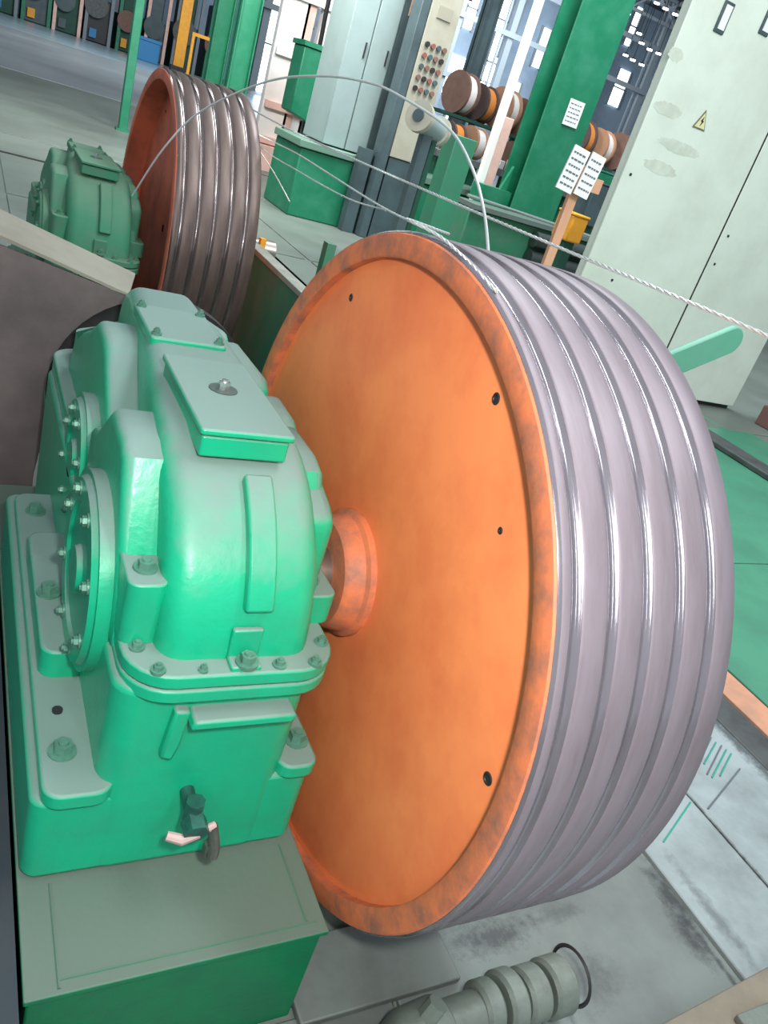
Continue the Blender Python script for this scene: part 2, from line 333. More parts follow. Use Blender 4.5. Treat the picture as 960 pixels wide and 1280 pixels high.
# ---------------------------------------------------------------- gearboxes
def arc(cy, cz, r, a0, a1, n): return [(cy + r*math.cos(math.radians(a0+(a1-a0)*i/n)), cz + r*math.sin(math.radians(a0+(a1-a0)*i/n))) for i in range(n+1)]
def rrect(x0, x1, y0, y1, r, n=6):
    out = []
    for cx, cy, a in ((x1-r, y1-r, 0), (x0+r, y1-r, 90), (x0+r, y0+r, 180), (x1-r, y0+r, 270)): out += arc(cx, cy, r, a, a+90, n)
    return out
def gearbox(label, paint, low, bolt, group):
    ORG = Vector((.44, 1.8, .30)); O = tuple(-ORG)
    t = thing('gearbox', label, 'gearbox', ORG, group)
    def p(name, b, m=None, **k): return obj(name, b, m or paint, t, off=O, **k)
    # base with feet, lower housing
    b = B(); b.prism(rrect(.162, .695, 1.012, 2.10, .03), 'z', .302, .505); p('base_block', b, low, bevel=.012)
    b = B(); b.prism(rrect(.268, .632, 1.008, 2.45, .05), 'z', .303, .758); p('lower_housing', b, low, bevel=.015, seg=3)
    b = B(); b.prism(rrect(.178, .30, .995, 2.05, .035), 'z', .500, .535); b.prism(rrect(.19, .288, 1.30, 1.75, .03), 'z', .53, .60); foot = p('foot_flange', b, None, bevel=.006)
    b = B(); b.prism(rrect(.615, .700, 1.0, 2.05, .03), 'z', .500, .535); p('foot_flange', b, None, bevel=.006)
    for c in ((.218,1.10,.535),(.218,1.50,.60),(.225,1.95,.535),(.67,1.07,.535),(.665,1.5,.535)):
        b = B(); b.hexbolt(c, .017, .018); p('anchor_bolt', b, bolt)
    b = B(); b.frust((.218,1.205,.534), (.218,1.205,.540), .010, n=14); p('dowel_pin', b, DARK)
    # parting flanges
    fl = rrect(.278, .668, .985, 2.50, .085)
    b = B(); b.prism(fl, 'z', .742, .771); p('lower_parting_flange', b, low, bevel=.005)
    b = B(); b.prism(fl, 'z', .774, .803); p('upper_parting_flange', b, None, bevel=.005)
    # cover: round nose over the output shaft, flat roof falling to the rear
    side = [(1.028, .74)] + arc(1.367, .777, .34, 176, 96, 16) + [(1.50, 1.118), (1.95, 1.118), (2.02, 1.10), (2.25, 1.095)] + arc(2.28, .88, .20, 85, 0, 8) + [(2.48, .74)]
    b = B(); b.rprism(side, .334, .618, .048, 6)
    for v in b.bm.verts:
        if v.co.x < .4 and v.co.y > 1.3 and v.co.z > .9: v.co.x += (v.co.y-1.3)*.10
    cv = p('upper_cover', b, None, ang=42)
    sh = [(1.11, .76), (1.13, .86), (1.25, 1.070), (1.30, 1.085), (1.42, 1.085), (1.54, .985), (1.60, .96), (1.60, .76)]
    b = B(); b.rprism(sh, .272, .655, .022, 4); p('bearing_housing', b, None, ang=42)
    sh = [(1.55, .76), (1.56, .95), (1.66, .955), (1.80, 1.065), (1.85, 1.08), (1.95, 1.08), (2.06, 1.02), (2.18, .97), (2.30, .90), (2.36, .76)]
    b = B(); b.rprism(sh, .312, .645, .022, 4); p('bearing_housing', b, None, ang=42)
    for y0, y1, z0, z1 in ((1.16, 1.40, 1.03, 1.078), (1.425, 1.615, 1.088, 1.092), (1.64, 1.97, 1.092, 1.086), (2.0, 2.36, 1.075, 1.03)):
        b = B(); b.prism([(y0, .80), (y0, z0-.02), (y0+.04, z0), (y1-.04, z1), (y1, z1-.03), (y1, .80)], 'x', .56, .664); p('side_boss', b, None, bevel=.022, seg=3, ang=40)
    # bolt pads next to the bearings
    for x0, x1, y0, y1, zt in ((.276, .345, 1.075, 1.20, .925), (.600, .690, 1.12, 1.25, .868), (.600, .685, 1.47, 1.60, .868)):
        b = B(); b.prism(rrect(x0, x1, y0, y1, .022), 'z', .80, zt); pd = p('bolt_pad', b, None, bevel=.004)
        b = B(); b.hexbolt(((x0+x1)/2, (y0+y1)/2-.012, zt), .014, .012); obj('pad_bolt', b, bolt, pd)
    # bearing caps on the near-left side, with their bolts
    for (cy, r, dx) in ((1.337, .185, 0), (1.80, .15, .036)):
        b = B(); b.lathe([(.28+dx, r+.012), (.247+dx, r+.012), (.247+dx, r), (.236+dx, r-.006), (.236+dx, r-.05), (.243+dx, r-.055), (.243+dx, .05), (.232+dx, .045), (.232+dx, .002)], (0, cy, .777), 'x', 48)
        cap = p('bearing_cap', b, None, ang=30)
        for k in range(8):
            a = 2*PI*(k+.5)/8; bb = B(); bb.hexbolt((.237+dx, cy+(r-.028)*math.cos(a), .777+(r-.028)*math.sin(a)), .010, .008, '-x'); obj('cap_bolt', bb, bolt, cap)
    for (cy, r) in ((1.337, .140), (1.80, .15), (2.20, .12)):
        b = B(); b.lathe([(.64, r+.012), (.668, r+.012), (.676, r), (.686, r-.06), (.686, .07)], (0, cy, .777), 'x', 48); p('bearing_cap', b, None, ang=30)
    # inspection cover plate
    b = B(); b.prism(rrect(.388, .550, 1.215, 1.555, .006), 'z', 1.10, 1.140); ip = p('inspection_frame', b, None, bevel=.004)
    b = B(); b.prism(rrect(.382, .556, 1.208, 1.562, .008), 'z', 1.143, 1.156); p('inspection_plate', b, None, bevel=.004)
    b = B(); b.frust((.468,1.40,1.1555), (.468,1.40,1.158), .028, n=20); p('stain_ring', b, mat('damp_patch', (70,84,80), .5))
    b = B(); b.hexbolt((.468,1.40,1.157), .011, .016, washer=False); p('breather_plug', b, BRIGHT)
    b = B(); b.prism(rrect(.395, .57, 1.74, 1.98, .01), 'z', 1.10, 1.128); p('rear_cover_plate', b, None, bevel=.005)
    for cxy in ((.41,1.76),(.555,1.76),(.41,1.96),(.555,1.96)):
        b = B(); b.hexbolt((cxy[0], cxy[1], 1.128), .008, .008); p('cover_bolt', b, bolt)
    # curved strap on the nose
    o1 = arc(1.367, .777, .360, 160, 120, 12); i1 = arc(1.367, .777, .33, 120, 160, 12)
    b = B(); b.prism(o1+i1, 'x', .468, .520); p('nose_strap', b, None, bevel=.005, ang=40)
    # bracket with bolt at the front of the flange
    b = B(); b.box(.452, .508, .992, 1.040, .800, .812); b.box(.452, .508, 1.022, 1.036, .80, .868); br = p('front_bracket', b, None, bevel=.004)
    b = B(); b.hexbolt((.482, 1.004, .812), .014, .014); obj('bracket_bolt', b, bolt, br)
    for c in ((.305,1.065),(.405,.999),(.33,1.005),(.545,1.003),(.615,1.004),(.648,1.06)):
        b = B(); b.hexbolt((c[0], c[1], .803), .009 if c[0] not in (.405,) else .006, .008); p('flange_bolt', b, bolt)
    # lifting lug below the flange
    b = B(); b.prism([(.395,.695),(.402,.716),(.590,.716),(.590,.700),(.580,.695)], 'y', .965, 1.045); b.prism([(.372,.72),(.40,.716),(.395,.64),(.385,.60),(.362,.61)], 'y', .99, 1.045)
    p('lifting_lug', b, None, bevel=.006)
    # drain valve
    b = B(); b.frust((.435,1.02,.50), (.435,.93,.49), .014, n=16); b.frust((.435,.955,.47), (.435,.955,.53), .018, n=8); b.frust((.435,.945,.492),(.435,.915,.488), .024, n=6)
    dv = p('drain_valve', b, mat('oily_green_valve', (30, 92, 80), .4, dark=(30,40,40), scale=40, amt=.8))
    b = B(); b.tube([(.385,.93,.478),(.41,.92,.474),(.44,.925,.478),(.475,.935,.482)], [.009,.011,.010,.007], 10); obj('valve_lever', b, mat('pale_pink_lever', (184,160,156), .5), dv)
    b = B(); b.tube([(.47,.935,.48),(.478,.93,.45),(.482,.925,.43),(.48,.92,.41)], .011, 10); b.hexbolt((.48,.935,.405), .016, .025, washer=False); obj('drain_elbow', b, mat('oily_brown_elbow', (76,84,76), .4, dark=(40,44,42), scale=40, amt=.8), dv)
    return t
gb1 = gearbox('bright green gearbox with dusty roof, mounted on the near plinth beside the orange wheel', G_PAINT, G_PAINT, BOLT, 'green gearboxes')
gb2 = gearbox('dull dusty green gearbox standing at the far brown wheel', G_OLD, G_OLD, G_OLD, 'green gearboxes')
gb2.location = gb1.location + Vector((.10, 2.80, -.02))
# plinths
def plinth(dy, label, m, dx=0, dz=0):
    t = thing('machine_plinth', label, 'plinth', (.43+dx, 1.8+dy, dz), 'gearbox plinths'); O = (-.43, -1.8, 0)
    b = B(); b.box(.165, .700, .80, 2.50, 0, .285); obj('plinth_body', b, m, t, off=O, bevel=.004)
    b = B(); b.box(.158, .707, .79, 2.51, .286, .300); obj('top_plate', b, m, t, off=O, bevel=.003)
    b = B(); b.tube([(.213,.80,.300),(.213,1.0,.300)], .003, 6); b.tube([(.213,.815,.300),(.69,.815,.300)], .0022, 6); b.tube([(.668,.82,.300),(.668,1.0,.300)], .003, 6); obj('weld_seam', b, G_LOW, t, off=O)
    return t
plinth(0, 'low green steel plinth with dusty top under the bright green gearbox', G_LOW)
plinth(2.80, 'dull green plinth under the far gearbox', G_OLD, .10, -.02)

# ---------------------------------------------------------------- guard at the left
t = thing('coupling_guard', 'brown grey sheet metal guard with sloped top lip left of the bright gearbox', 'guard', (-.2, 2.62, 0))
O = (.2, -2.62, 0)
poly = [(-1.3, .0), (-1.3, 1.46), (.115, 1.050), (.50, .965)] + arc(.635, .62, .352, 104, 200, 14) + [(.28, .30), (.28, .0)]
b = B(); b.prism(poly, 'y', 2.60, 2.612); obj('front_sheet', b, GUARD, t, off=O)
b = B(); b._add([(-1.3,2.60,1.47),(.50,2.60,.972),(.56,2.86,.975),(-1.3,2.86,1.49),(-1.3,2.60,1.46),(.50,2.60,.962),(.56,2.86,.965),(-1.3,2.86,1.48)], [(0,1,2,3),(7,6,5,4),(0,4,5,1),(1,5,6,2),(2,6,7,3),(3,7,4,0)]); obj('top_lip', b, LIP, t, off=O)
b = B(); b.box(.06, .115, 2.588, 2.60, .0, 1.02); obj('stiffener', b, mat('dark_blue_strip', (44,54,60), .6), t, off=O)
t = thing('motor_flange', 'dark round motor flange edge seen through the guard cut-out', 'flange', (.60, 2.66, 0)); O = (-.60, -2.66, 0)
b = B(); b.lathe([(2.63,.29),(2.63,.345),(2.69,.345),(2.69,.29)], (.635, 0, .62), 'y', 64, closed=True); obj('flange_ring', b, DARK, t, off=O)
b = B(); b.lathe([(2.64,.31),(2.66,.29),(2.66,.02)], (.635, 0, .62), 'y', 64); obj('end_shield', b, mat('grey_motor_shell', (92,98,108), .5), t, off=O)
b = B(); b.frust((.56,2.7,.6),(.56,2.95,.6), .2, n=40); b.box(.45,.65,2.70,2.9,0,.45); obj('motor_body', b, DARK, t, off=O)

# shadow left of the gearbox, painted in as a dark floor sheet
b = B(); b.box(-1.6, .155, -1.0, 2.58, -.02, .0); struct('shaded_floor', b, mat('painted_floor_shadow', (40, 46, 52), .5, dark=(66, 64, 62), scale=5, amt=.8), floor)

# ---------------------------------------------------------------- green trough wall behind the near wheel
t = thing('machine_bed', 'green steel bed wall with pale top rail behind the near wheel', 'bed', (1.4, 3.3, 0))
b = B(); b.box(0, .035, -1.15, 1.02, 0, .87); obj('side_wall', b, G_OLD, t, bevel=.004)
b = B(); b.box(-.012, .06, -1.16, 1.04, .872, .90); obj('top_rail', b, mat('pale_rail', (150,156,144), .5, dark=(110,112,104), scale=8, amt=.7), t, bevel=.004)
b = B(); b.prism([(0,.0),(.05,.0),(.10,.10),(.02,.12)], 'x', -.03, .05, Matrix.Translation((-.02,1.0,.90))); obj('end_bracket', b, OR_OLD, t, bevel=.01)
b = B(); b.box(.06,.09,.98,1.02,.86,.93); obj('yellow_clip', b, YEL, t)
b = B(); b.box(.28,.33,.6,.66,0,1.05); obj('green_post', b, G_OLD, t)

# ---------------------------------------------------------------- pipe fitting and bed at the bottom edge
t = thing('pipe_fitting', 'grey cast pipe fitting with ringed coupling on the floor under the orange wheel', 'pipe', (1.05, .67, 0)); O = (-1.05, -.67, 0)
b = B(); b.tube([(.80,.60,.075),(.90,.645,.08),(.98,.662,.075)], [.055,.07,.062], 20); obj('elbow', b, CAST, t, off=O, bevel=.004)
b = B(); b.frust((.96,.66,.07),(1.10,.665,.07), .048, n=24); obj('pipe_barrel', b, CAST, t, off=O)
for x0, x1, r in ((1.08,1.13,.060),(1.14,1.19,.068),(1.20,1.26,.062),(1.27,1.335,.066)):
    b = B(); b.lathe([(x0,.03),(x0,r-.008),(x0+.008,r),(x1-.008,r),(x1,r-.008),(x1,.03)], (0,.668,.07), 'x', 28); obj('coupling_ring', b, CAST, t, off=O)
b = B(); b.frust((.92,.655,.13),(.94,.66,.175), .022, n=8); obj('plug', b, CAST, t, off=O)
b = B(); b.lathe([(1.372,.060),(1.377,.065),(1.372,.070),(1.367,.065)], (0,.68,.065), 'x', 36, closed=True); tag(obj('wire_hoop', b, DARK), 'thin dark wire hoop leaning at the end of the pipe fitting', 'hoop')
b = B(); b.box(.712, 1.12, .765, .95, 0, .022); t2 = tag(obj('channel_edge', b, mat('grey_strip_steel', (112,120,116), .5, dark=(84,86,84), scale=8, amt=.7), bevel=.004), 'low grey steel strip on the floor below the near wheel', 'strip')
t = thing('drip_tray', 'dark green drip tray in front of the plinth below the near wheel', 'tray', (.86, .60, 0))
b = B(); b.box(-.14, -.08, -.3, .13, 0, .012); obj('tray_bottom', b, DARK, t)
for x0,x1,y0,y1 in ((-.15,-.14,-.3,.13),(-.09,-.075,-.3,.13),(-.14,-.09,.115,.13)):
    b = B(); b.box(x0,x1,y0,y1,0,.05); obj('tray_side', b, G_DARK, t)
a0, a1 = at(833,1280,'z',.03), at(975,1203,'z',.03); d = (a1-a0).normalized()
b = B(); M = Matrix.Translation((a0.x, a0.y, 0)) @ Matrix.Rotation(math.atan2(d.y, d.x), 4, 'Z'); b.box(-.1, .6, -.12, 0, .003, .05, M)
tag(obj('floor_beam', b, mat('brown_beam', (128,120,104), .6, dark=(90,84,74), scale=6, amt=.7), bevel=.004), 'brown beam lying on the pale slabs in the bottom right corner', 'beam')
p = at(925,1268,'z',.06); b = B(); b.box(p.x-.02, p.x+.12, p.y-.10, p.y, .05, .07); tag(obj('steel_plate', b, CAST, bevel=.004), 'small grey plate resting on the brown corner beam', 'plate')

# ---------------------------------------------------------------- wires
def smooth(pts, n=14):
    P = [Vector(p) for p in pts]; P = [2*P[0]-P[1]] + P + [2*P[-1]-P[-2]]; out = []
    for i in range(1, len(P)-2):
        for k in range(n):
            t = k/n; a, b_, c, d = P[i-1], P[i], P[i+1], P[i+2]
            out.append(.5*((2*b_) + (c-a)*t + (2*a-5*b_+4*c-d)*t*t + (3*b_-a-3*c+d)*t**3))
    return out + [P[-2]]
def rope(pts, r, label, group='steel wires', strands=3, turn=.07, n=14):
    P = smooth(pts, n); L = 0; b = B()
    if strands == 1: b.tube(P, r, 8)
    else:
        # resample evenly
        Q = [P[0]]; step = turn/9
        for i in range(len(P)-1):
            d = (P[i+1]-P[i]).length; m_ = max(1, int(d/step))
            for k in range(1, m_+1): Q.append(P[i].lerp(P[i+1], k/m_))
        for s_ in range(strands):
            pts2 = []; L = 0
            for i, q in enumerate(Q):
                if i: L += (Q[i]-Q[i-1]).length
                d = (Q[min(i+1,len(Q)-1)]-Q[max(i-1,0)]).normalized(); a = d.cross(Vector((0,0,1))).normalized(); c = d.cross(a)
                an = 2*PI*(L/turn + s_/strands); pts2.append(q + a*r*.55*math.cos(an) + c*r*.55*math.sin(an))
            b.tube(pts2, r*.5, 5)
    return tag(obj('steel_wire', b, WIRE), label, 'wire', group)
rope([(1.30,4.55,1.53),(1.30,3.6,1.519),(1.30,2.2,1.535),(1.30,.975,1.558),(1.30,-.5,1.58)], .0042, 'thick twisted bright wire running past the near wheel to the right frame edge')
rope([at(250,112,'y',4.45),at(310,160,'y',4.2),at(373,193,'y',3.9),at(480,260,'y',2.2),at(560,292,'y',1.75),(.80,1.50,1.532),(.80,1.337,1.5325),(.80,1.12,1.500)], .0034, 'twisted wire from the far wheel laid onto the top of the near wheel')
rope([at(290,130,'y',4.3),at(325,182,'y',4.0),at(375,215,'y',3.5),at(433,247,'y',2.9),at(482,263,'y',2.2)], .0030, 'short twisted wire below the others, joining at mid span')
rope([at(165,245,'y',3.98),at(205,185,'y',3.85),at(250,140,'y',3.75),at(330,103,'y',3.4),at(400,95,'y',3.0),at(460,103,'y',2.7),at(500,120,'y',2.5),at(560,160,'y',2.25),at(590,210,'y',2.0),at(605,265,'y',1.8),at(611,322,'y',1.55)], .0042, 'loose wire arching high from the far wheel down to the near wheel', strands=1)
rope([at(322,185,'y',4.2),at(340,212,'y',4.05),at(353,235,'y',3.9),at(362,252,'y',3.8)], .0026, 'very thin loose wire end hanging beside the far wheel', strands=1)

# ---------------------------------------------------------------- tall white cabinet on the right
t = thing('electrical_cabinet', 'tall off-white double electrical cabinet with warning triangle', 'cabinet', (6.25, 6.1, 0))
O = (-6.25, -6.1, 0)
b = B(); b.box(4.880, 7.625, 5.72, 5.80, .06, 3.75); obj('cabinet_body', b, CAB, t, off=O, bevel=.01)
b = B(); b.box(4.90, 7.60, 5.74, 5.79, 0, .07); obj('base_frame', b, DARK, t, off=O)
for x0, x1 in ((4.876, 6.262), (6.284, 7.620)):
    b = B(); b.box(x0, x1, 5.695, 5.722, .05, 3.74); dr = obj('cabinet_door', b, CAB, t, off=O, bevel=.006)
b = B(); b.box(6.262, 6.284, 5.70, 5.722, .05, 3.74); obj('door_gap', b, BLACK, t, off=O)
for (u, v) in ((905,22),(961,25)):
    q = at(u, v, 'y', 5.69); b = B(); b.box(q.x-.055, q.x+.055, 5.678, 5.696, q.z-.11, q.z+.11); mt = obj('panel_meter', b, SHADE, t, off=O, bevel=.006)
    b = B(); b.box(q.x-.035, q.x+.035, 5.672, 5.680, q.z-.085, q.z+.085); obj('meter_glass', b, PAPER, mt)
q = at(877,152,'y',5.69); b = B(); b.prism([(q.x-.075,q.z-.06),(q.x+.075,q.z-.06),(q.x,q.z+.09)], 'y', 5.688, 5.696); wt = obj('warning_triangle', b, mat('black_edge', (110,112,96), .6), t, off=O)
b = B(); b.prism([(q.x-.058,q.z-.05),(q.x+.058,q.z-.05),(q.x,q.z+.068)], 'y', 5.684, 5.689); obj('triangle_face', b, mat('pale_yellow', (216,212,160), .6), wt)
b = B(); b.prism([(q.x+.005,q.z+.04),(q.x-.018,q.z),(q.x-.002,q.z),(q.x-.008,q.z-.038),(q.x+.018,q.z+.008),(q.x+.002,q.z+.008)], 'y', 5.681, 5.685); obj('lightning_bolt', b, BLACK, wt)
for (u, v, w_, h_) in ((850,185,.25,.05),(835,137,.16,.05),(825,210,.2,.05),(845,68,.08,.05)):
    q = at(u, v, 'y', 5.695); b = B(); b.prism(blob(q.x, q.z, w_, h_, 0, 40, .12, 0), 'y', 5.6935, 5.6965); obj('dirt_smear', b, mat('cabinet_grime', (192,198,182), .6, dark=(212,222,208), scale=9, amt=.9), t, off=O)
for (u, v) in ((788,218),(893,330),(910,295),(765,350)):
    q = at(u, v, 'y', 5.695); b = B(); b.frust((q.x,5.700,q.z),(q.x,5.688,q.z), .012, n=10); obj('rivet', b, DARK, t, off=O)
# green lever arm in front of it
t = thing('lever_arm', 'flat green rounded lever arm sticking out behind the near wheel', 'lever', at(840,465,'y',3.0))
A0, A1 = at(822,462,'y',3.0), at(913,424,'y',3.0); d = (A1-A0); an = math.atan2(d.z, d.x); Ln = d.length
b = B(); pl = [(0,-.075),(Ln,-.075)] + arc(Ln, 0, .075, -90, 90, 10) + [(0,.075)]
b.prism(pl, 'y', -.02, .02, Matrix.Translation((A0.x-t.location.x, 0, A0.z-t.location.z)) @ Matrix.Rotation(-an, 4, 'Y')); obj('arm_plate', b, mat('pale_green_paint', (92,160,134), .5, dark=(112,160,142), scale=6, amt=.6), t, bevel=.008)
b = B(); b.box(-.10,.0,-.06,.06,-t.location.z,-.02); obj('arm_post', b, G_OLD, t)

# clutter right of the cabinet base
for x, y, w_, d_, h_, m_, lb in ((7.9,5.2,.22,.2,.22,mat('rusty_brown',(112,80,74),.7),'rusty brown block nearest the tall cabinet foot'),(8.5,5.3,.25,.15,.15,SHADE,'blue grey block beside the rusty one right of the tall cabinet'),(7.95,4.45,.3,.2,.12,DARK,'flat black block on the floor before the tall cabinet corner'),(8.9,4.7,.3,.25,.2,MC['rusty_brown'],'rusty brown block at the right frame edge beyond the green floor')):
    b = B(); b.box(-w_,w_,-d_,d_,0,h_, Matrix.Translation((x,y,0)) @ Matrix.Rotation(x*2,4,'Z'))
    tag(obj('scrap_block', b, m_, bevel=.01), lb, 'scrap', 'scrap beside the cabinet')
b = B(); b.box(6.05, 6.30, 1.5, 5.3, 0, .05); tag(obj('floor_rail', b, GUTTER, bevel=.01), 'grey steel rail along the green floor before the cabinet', 'rail')

# ---------------------------------------------------------------- columns
def column(name, label, u0, u1, v, y, top, m, hb=True, group=None):
    p0, p1 = at(u0, v, 'y', y), at(u1, v, 'y', y); w_ = abs(p1.x-p0.x); cx = (p0.x+p1.x)/2
    t = thing(name, label, 'column', (cx, y, 0), group)
    if hb:
        for s_ in (-1, 1):
            b = B(); b.box(s_*w_/2-(.02 if s_ > 0 else 0), s_*w_/2+(.02 if s_ < 0 else 0), -w_*.4, w_*.4, 0, top); obj('flange', b, m, t)
        b = B(); b.box(-w_/2, w_/2, -.02, .02, 0, top); obj('web', b, m, t)
    else:
        b = B(); b.box(-w_/2, w_/2, -w_/2, w_/2, 0, top); obj('shaft', b, m, t, bevel=.01)
    b = B(); b.box(-w_*.8, w_*.8, -w_*.7, w_*.7, 0, .04); obj('base_plate', b, m, t)
    return t
column('green_post', 'slim green post standing left of the far wheel', 153, 164, 120, 17, 4.5, G_COL, False)
column('steel_column', 'dark green steel column just above the far wheel', 262, 283, 60, 16, 6, G_COL)
column('steel_column', 'brighter green steel column right of the dark one above the far wheel', 290, 316, 60, 15, 6, G_COL)
t = thing('steel_column', 'broad bright green steel column carrying a white notice', 'column', (at(690,180,'y',10.5).x, 10.5, 0))
xl, xr = at(665,180,'y',10.5).x, at(725,180,'y',10.5).x; O = (-t.location.x, -10.5, 0)
b = B(); b.box(xl, xr, 10.46, 10.50, 0, 6.2); obj('front_flange', b, G_COL, t, off=O)
b = B(); b.box(xl, xr, 10.92, 10.96, 0, 6.2); obj('rear_flange', b, G_COL, t, off=O)
b = B(); b.box((xl+xr)/2-.02, (xl+xr)/2+.02, 10.5, 10.92, 0, 6.2); obj('web', b, G_COL, t, off=O)
b = B(); b.prism([(xl-.05,0),(xl-.55,0),(xl-.05,1.6)], 'y', 10.66, 10.72); b.box(xl-.5, xl+.02, 10.6, 10.9, 1.0, 1.25); obj('gusset', b, G_COL, t, off=O)
def notice(label, pix, y, lines):
    c = at(pix[0], pix[1], 'y', y); w_, h_ = pix[2], pix[3]
    t = thing('paper_notice', label, 'notice', c)
    R_ = Matrix.Rotation(pix[4], 4, 'Y')
    b = B(); b.box(-w_/2, w_/2, -.004, .004, -h_/2, h_/2, R_); obj('sheet', b, PAPER, t)
    for k in range(lines):
        z = h_/2 - h_*(k+1)/(lines+1); b = B(); x = -w_*.4
        while x < w_*.36:
            l = random.uniform(.08,.2)*w_; b.box(x, min(x+l, w_*.4), -.007, -.0045, z-h_*.018, z+h_*.018, R_); x += l + w_*.05
        obj('text_line', b, INK, t)
    return t
notice('white notice fixed to the broad green column', (717,142,.27,.34,0), 10.44, 5)
notice('printed white sheet with text lines at the top of the wooden stick', (716,212,.12,.24,.12), 3.98, 6)
notice('second white sheet overlapping the printed one on the wooden stick', (737,220,.11,.24,.12), 4.01, 5)
p0 = at(676,350,'y',4.05); t = thing('wooden_stick', 'upright bare wooden stick holding two printed sheets behind the near wheel', 'stick', (p0.x, 4.05, 0))
b = B(); b.box(-.032, .032, -.010, .020, 0, 1.78); obj('stick_post', b, WOOD, t, bevel=.003)
b = B(); b.box(-.05, .16, -.024, -.012, 1.66, 1.74); obj('cross_batten', b, WOOD, t, bevel=.002)

# ---------------------------------------------------------------- mid-ground machines
def pixbox(b, u0, u1, v, y, z0, z1, dy):
    p0, p1 = at(u0, v, 'y', y), at(u1, v, 'y', y); b.box(p0.x, p1.x, y, y+dy, z0, z1); return p0.x, p1.x
# grey double-door cabinet on green bed
t = thing('grey_cabinet', 'pale grey two-door cabinet standing on the green machine bed', 'cabinet', (5.2, 12, 0)); O = (-5.2, -12, 0)
x0, x1 = at(402,182,'y',12).x, at(456,192,'y',12).x; xm = at(430,187,'y',12).x
b = B(); b.box(x0, x1+.28, 12.03, 12.9, 1.08, 4.2); obj('cabinet_body', b, CABG, t, off=O, bevel=.01)
for a_, c_ in ((x0, xm-.008), (xm+.008, x1)):
    b = B(); b.box(a_, c_, 12.0, 12.03, 1.08, 4.2); dr = obj('cabinet_door', b, CABG, t, off=O, bevel=.008)
    b = B(); b.box(c_-.07, c_-.05, 11.98, 12.0, 2.3, 2.5); obj('door_handle', b, DARK, dr)
b = B(); b.box(x1+.02, x1+.28, 12.0, 12.02, 1.08, 4.2); obj('dark_side_panel', b, SHADE, t, off=O)
b = B(); b.box(x1+.10, x1+.18, 11.985, 12.0, 3.0, 3.25); obj('brown_label', b, mat('brown_label', (170,130,104), .6), t, off=O)
t = thing('green_machine', 'long green machine base under the grey cabinet and control panel', 'machine', (6.5, 12.4, 0)); O = (-6.5, -12.4, 0)
xa, xb = at(372,205,'y',11.8).x, at(660,300,'y',11.8).x
b = B(); b.box(xa, xb, 11.8, 13.0, 0, .95); obj('base_body', b, G_COL, t, off=O, bevel=.02)
b = B(); b.box(xa-.05, xb+.05, 11.75, 13.0, .96, 1.06); obj('base_top', b, mat('dusty_grey_green',(96,128,112),.5), t, off=O, bevel=.01)
for k, u in enumerate((452, 470)):
    xx = at(u, 200, 'y', 11.7).x; b = B(); b.box(xx-.09, xx+.09, 11.55, 11.73, 0, 1.2); obj('support_post', b, SHADE, t, off=O)
# control panel with buttons
t = thing('control_panel', 'beige control panel with rows of dark push buttons', 'control panel', (6.3, 11.4, 0)); O = (-6.3, -11.4, 0)
x0, x1 = at(496,165,'y',11.4).x, at(532,170,'y',11.4).x
b = B(); b.box(x0, x1, 11.42, 11.72, 1.2, 3.95); obj('panel_box', b, BEIGE, t, off=O, bevel=.01)
b = B(); b.box(x0+.02, x1-.02, 11.44, 11.72, 0, 1.19); obj('panel_stand', b, SHADE, t, off=O)
b = B(); b.box(x0-.14, x0-.01, 11.42, 11.72, .0, 3.9); obj('side_post', b, SHADE, t, off=O, bevel=.01)
for r_ in range(5):
    for c_ in range(4):
        px_ = x0 + (x1-x0)*(.2 + .2*c_); pz = 2.15 + r_*.14
        b = B(); b.frust((px_, 11.42, pz), (px_, 11.385, pz), .035, n=12); obj('push_button', b, [DARK, mat('dull_red_button',(132,84,76),.5), SHADE, BROWNR][(r_*3+c_) % 4], t, off=O)
b = B(); b.box(x0+.12, x1-.12, 11.40, 11.42, 3.05, 3.2); obj('panel_label', b, mat('faded_label',(150,146,130),.6), t, off=O)
# pale motor drum
t = thing('winding_drum', 'pale grey flanged drum in front of the control panel', 'drum', at(537,153,'y',9.0)); c = t.location.copy()
b = B(); b.frust((-.20,-.12,.02),(.18,.10,-.06), .13, n=28); obj('drum_barrel', b, CABG, t)
b = B(); b.frust((-.23,-.14,.03),(-.17,-.10,.015), .17, n=28); obj('drum_flange', b, BEIGE, t)
b = B(); b.frust((.17,.10,-.055),(.22,.13,-.07), .17, n=28); obj('drum_flange', b, BEIGE, t)
b = B(); b.frust((-.245,-.148,.033),(-.228,-.138,.03), .07, n=20); obj('drum_bore', b, SHADE, t)
b = B(); b.box(-.06,.06,-.06,.06,-c.z,-.1); obj('drum_stand', b, SHADE, t)
b = B(); b.box(.12,.18,.02,.10,-c.z,-.12); obj('drum_stand', b, G_DARK, t)
# green pole in front of it (leans less than it looks)
column('green_post', 'green square post right of the pale drum', 535, 562, 262, 9.4, 1.75, mat('mid_green',(50,130,96),.5,dark=(70,110,96),scale=3,amt=.7), False)
column('grey_column', 'blue grey steel column behind the pale drum', 575, 592, 110, 16, 7, SHADE, True)
column('white_pole', 'thin white pole left of the broad green column', 606, 614, 195, 11, 5.5, WHITE, False)
column('wooden_post', 'short pinkish wooden post beside the thin white pole', 611, 624, 195, 11.3, 2.2, PINK, False)
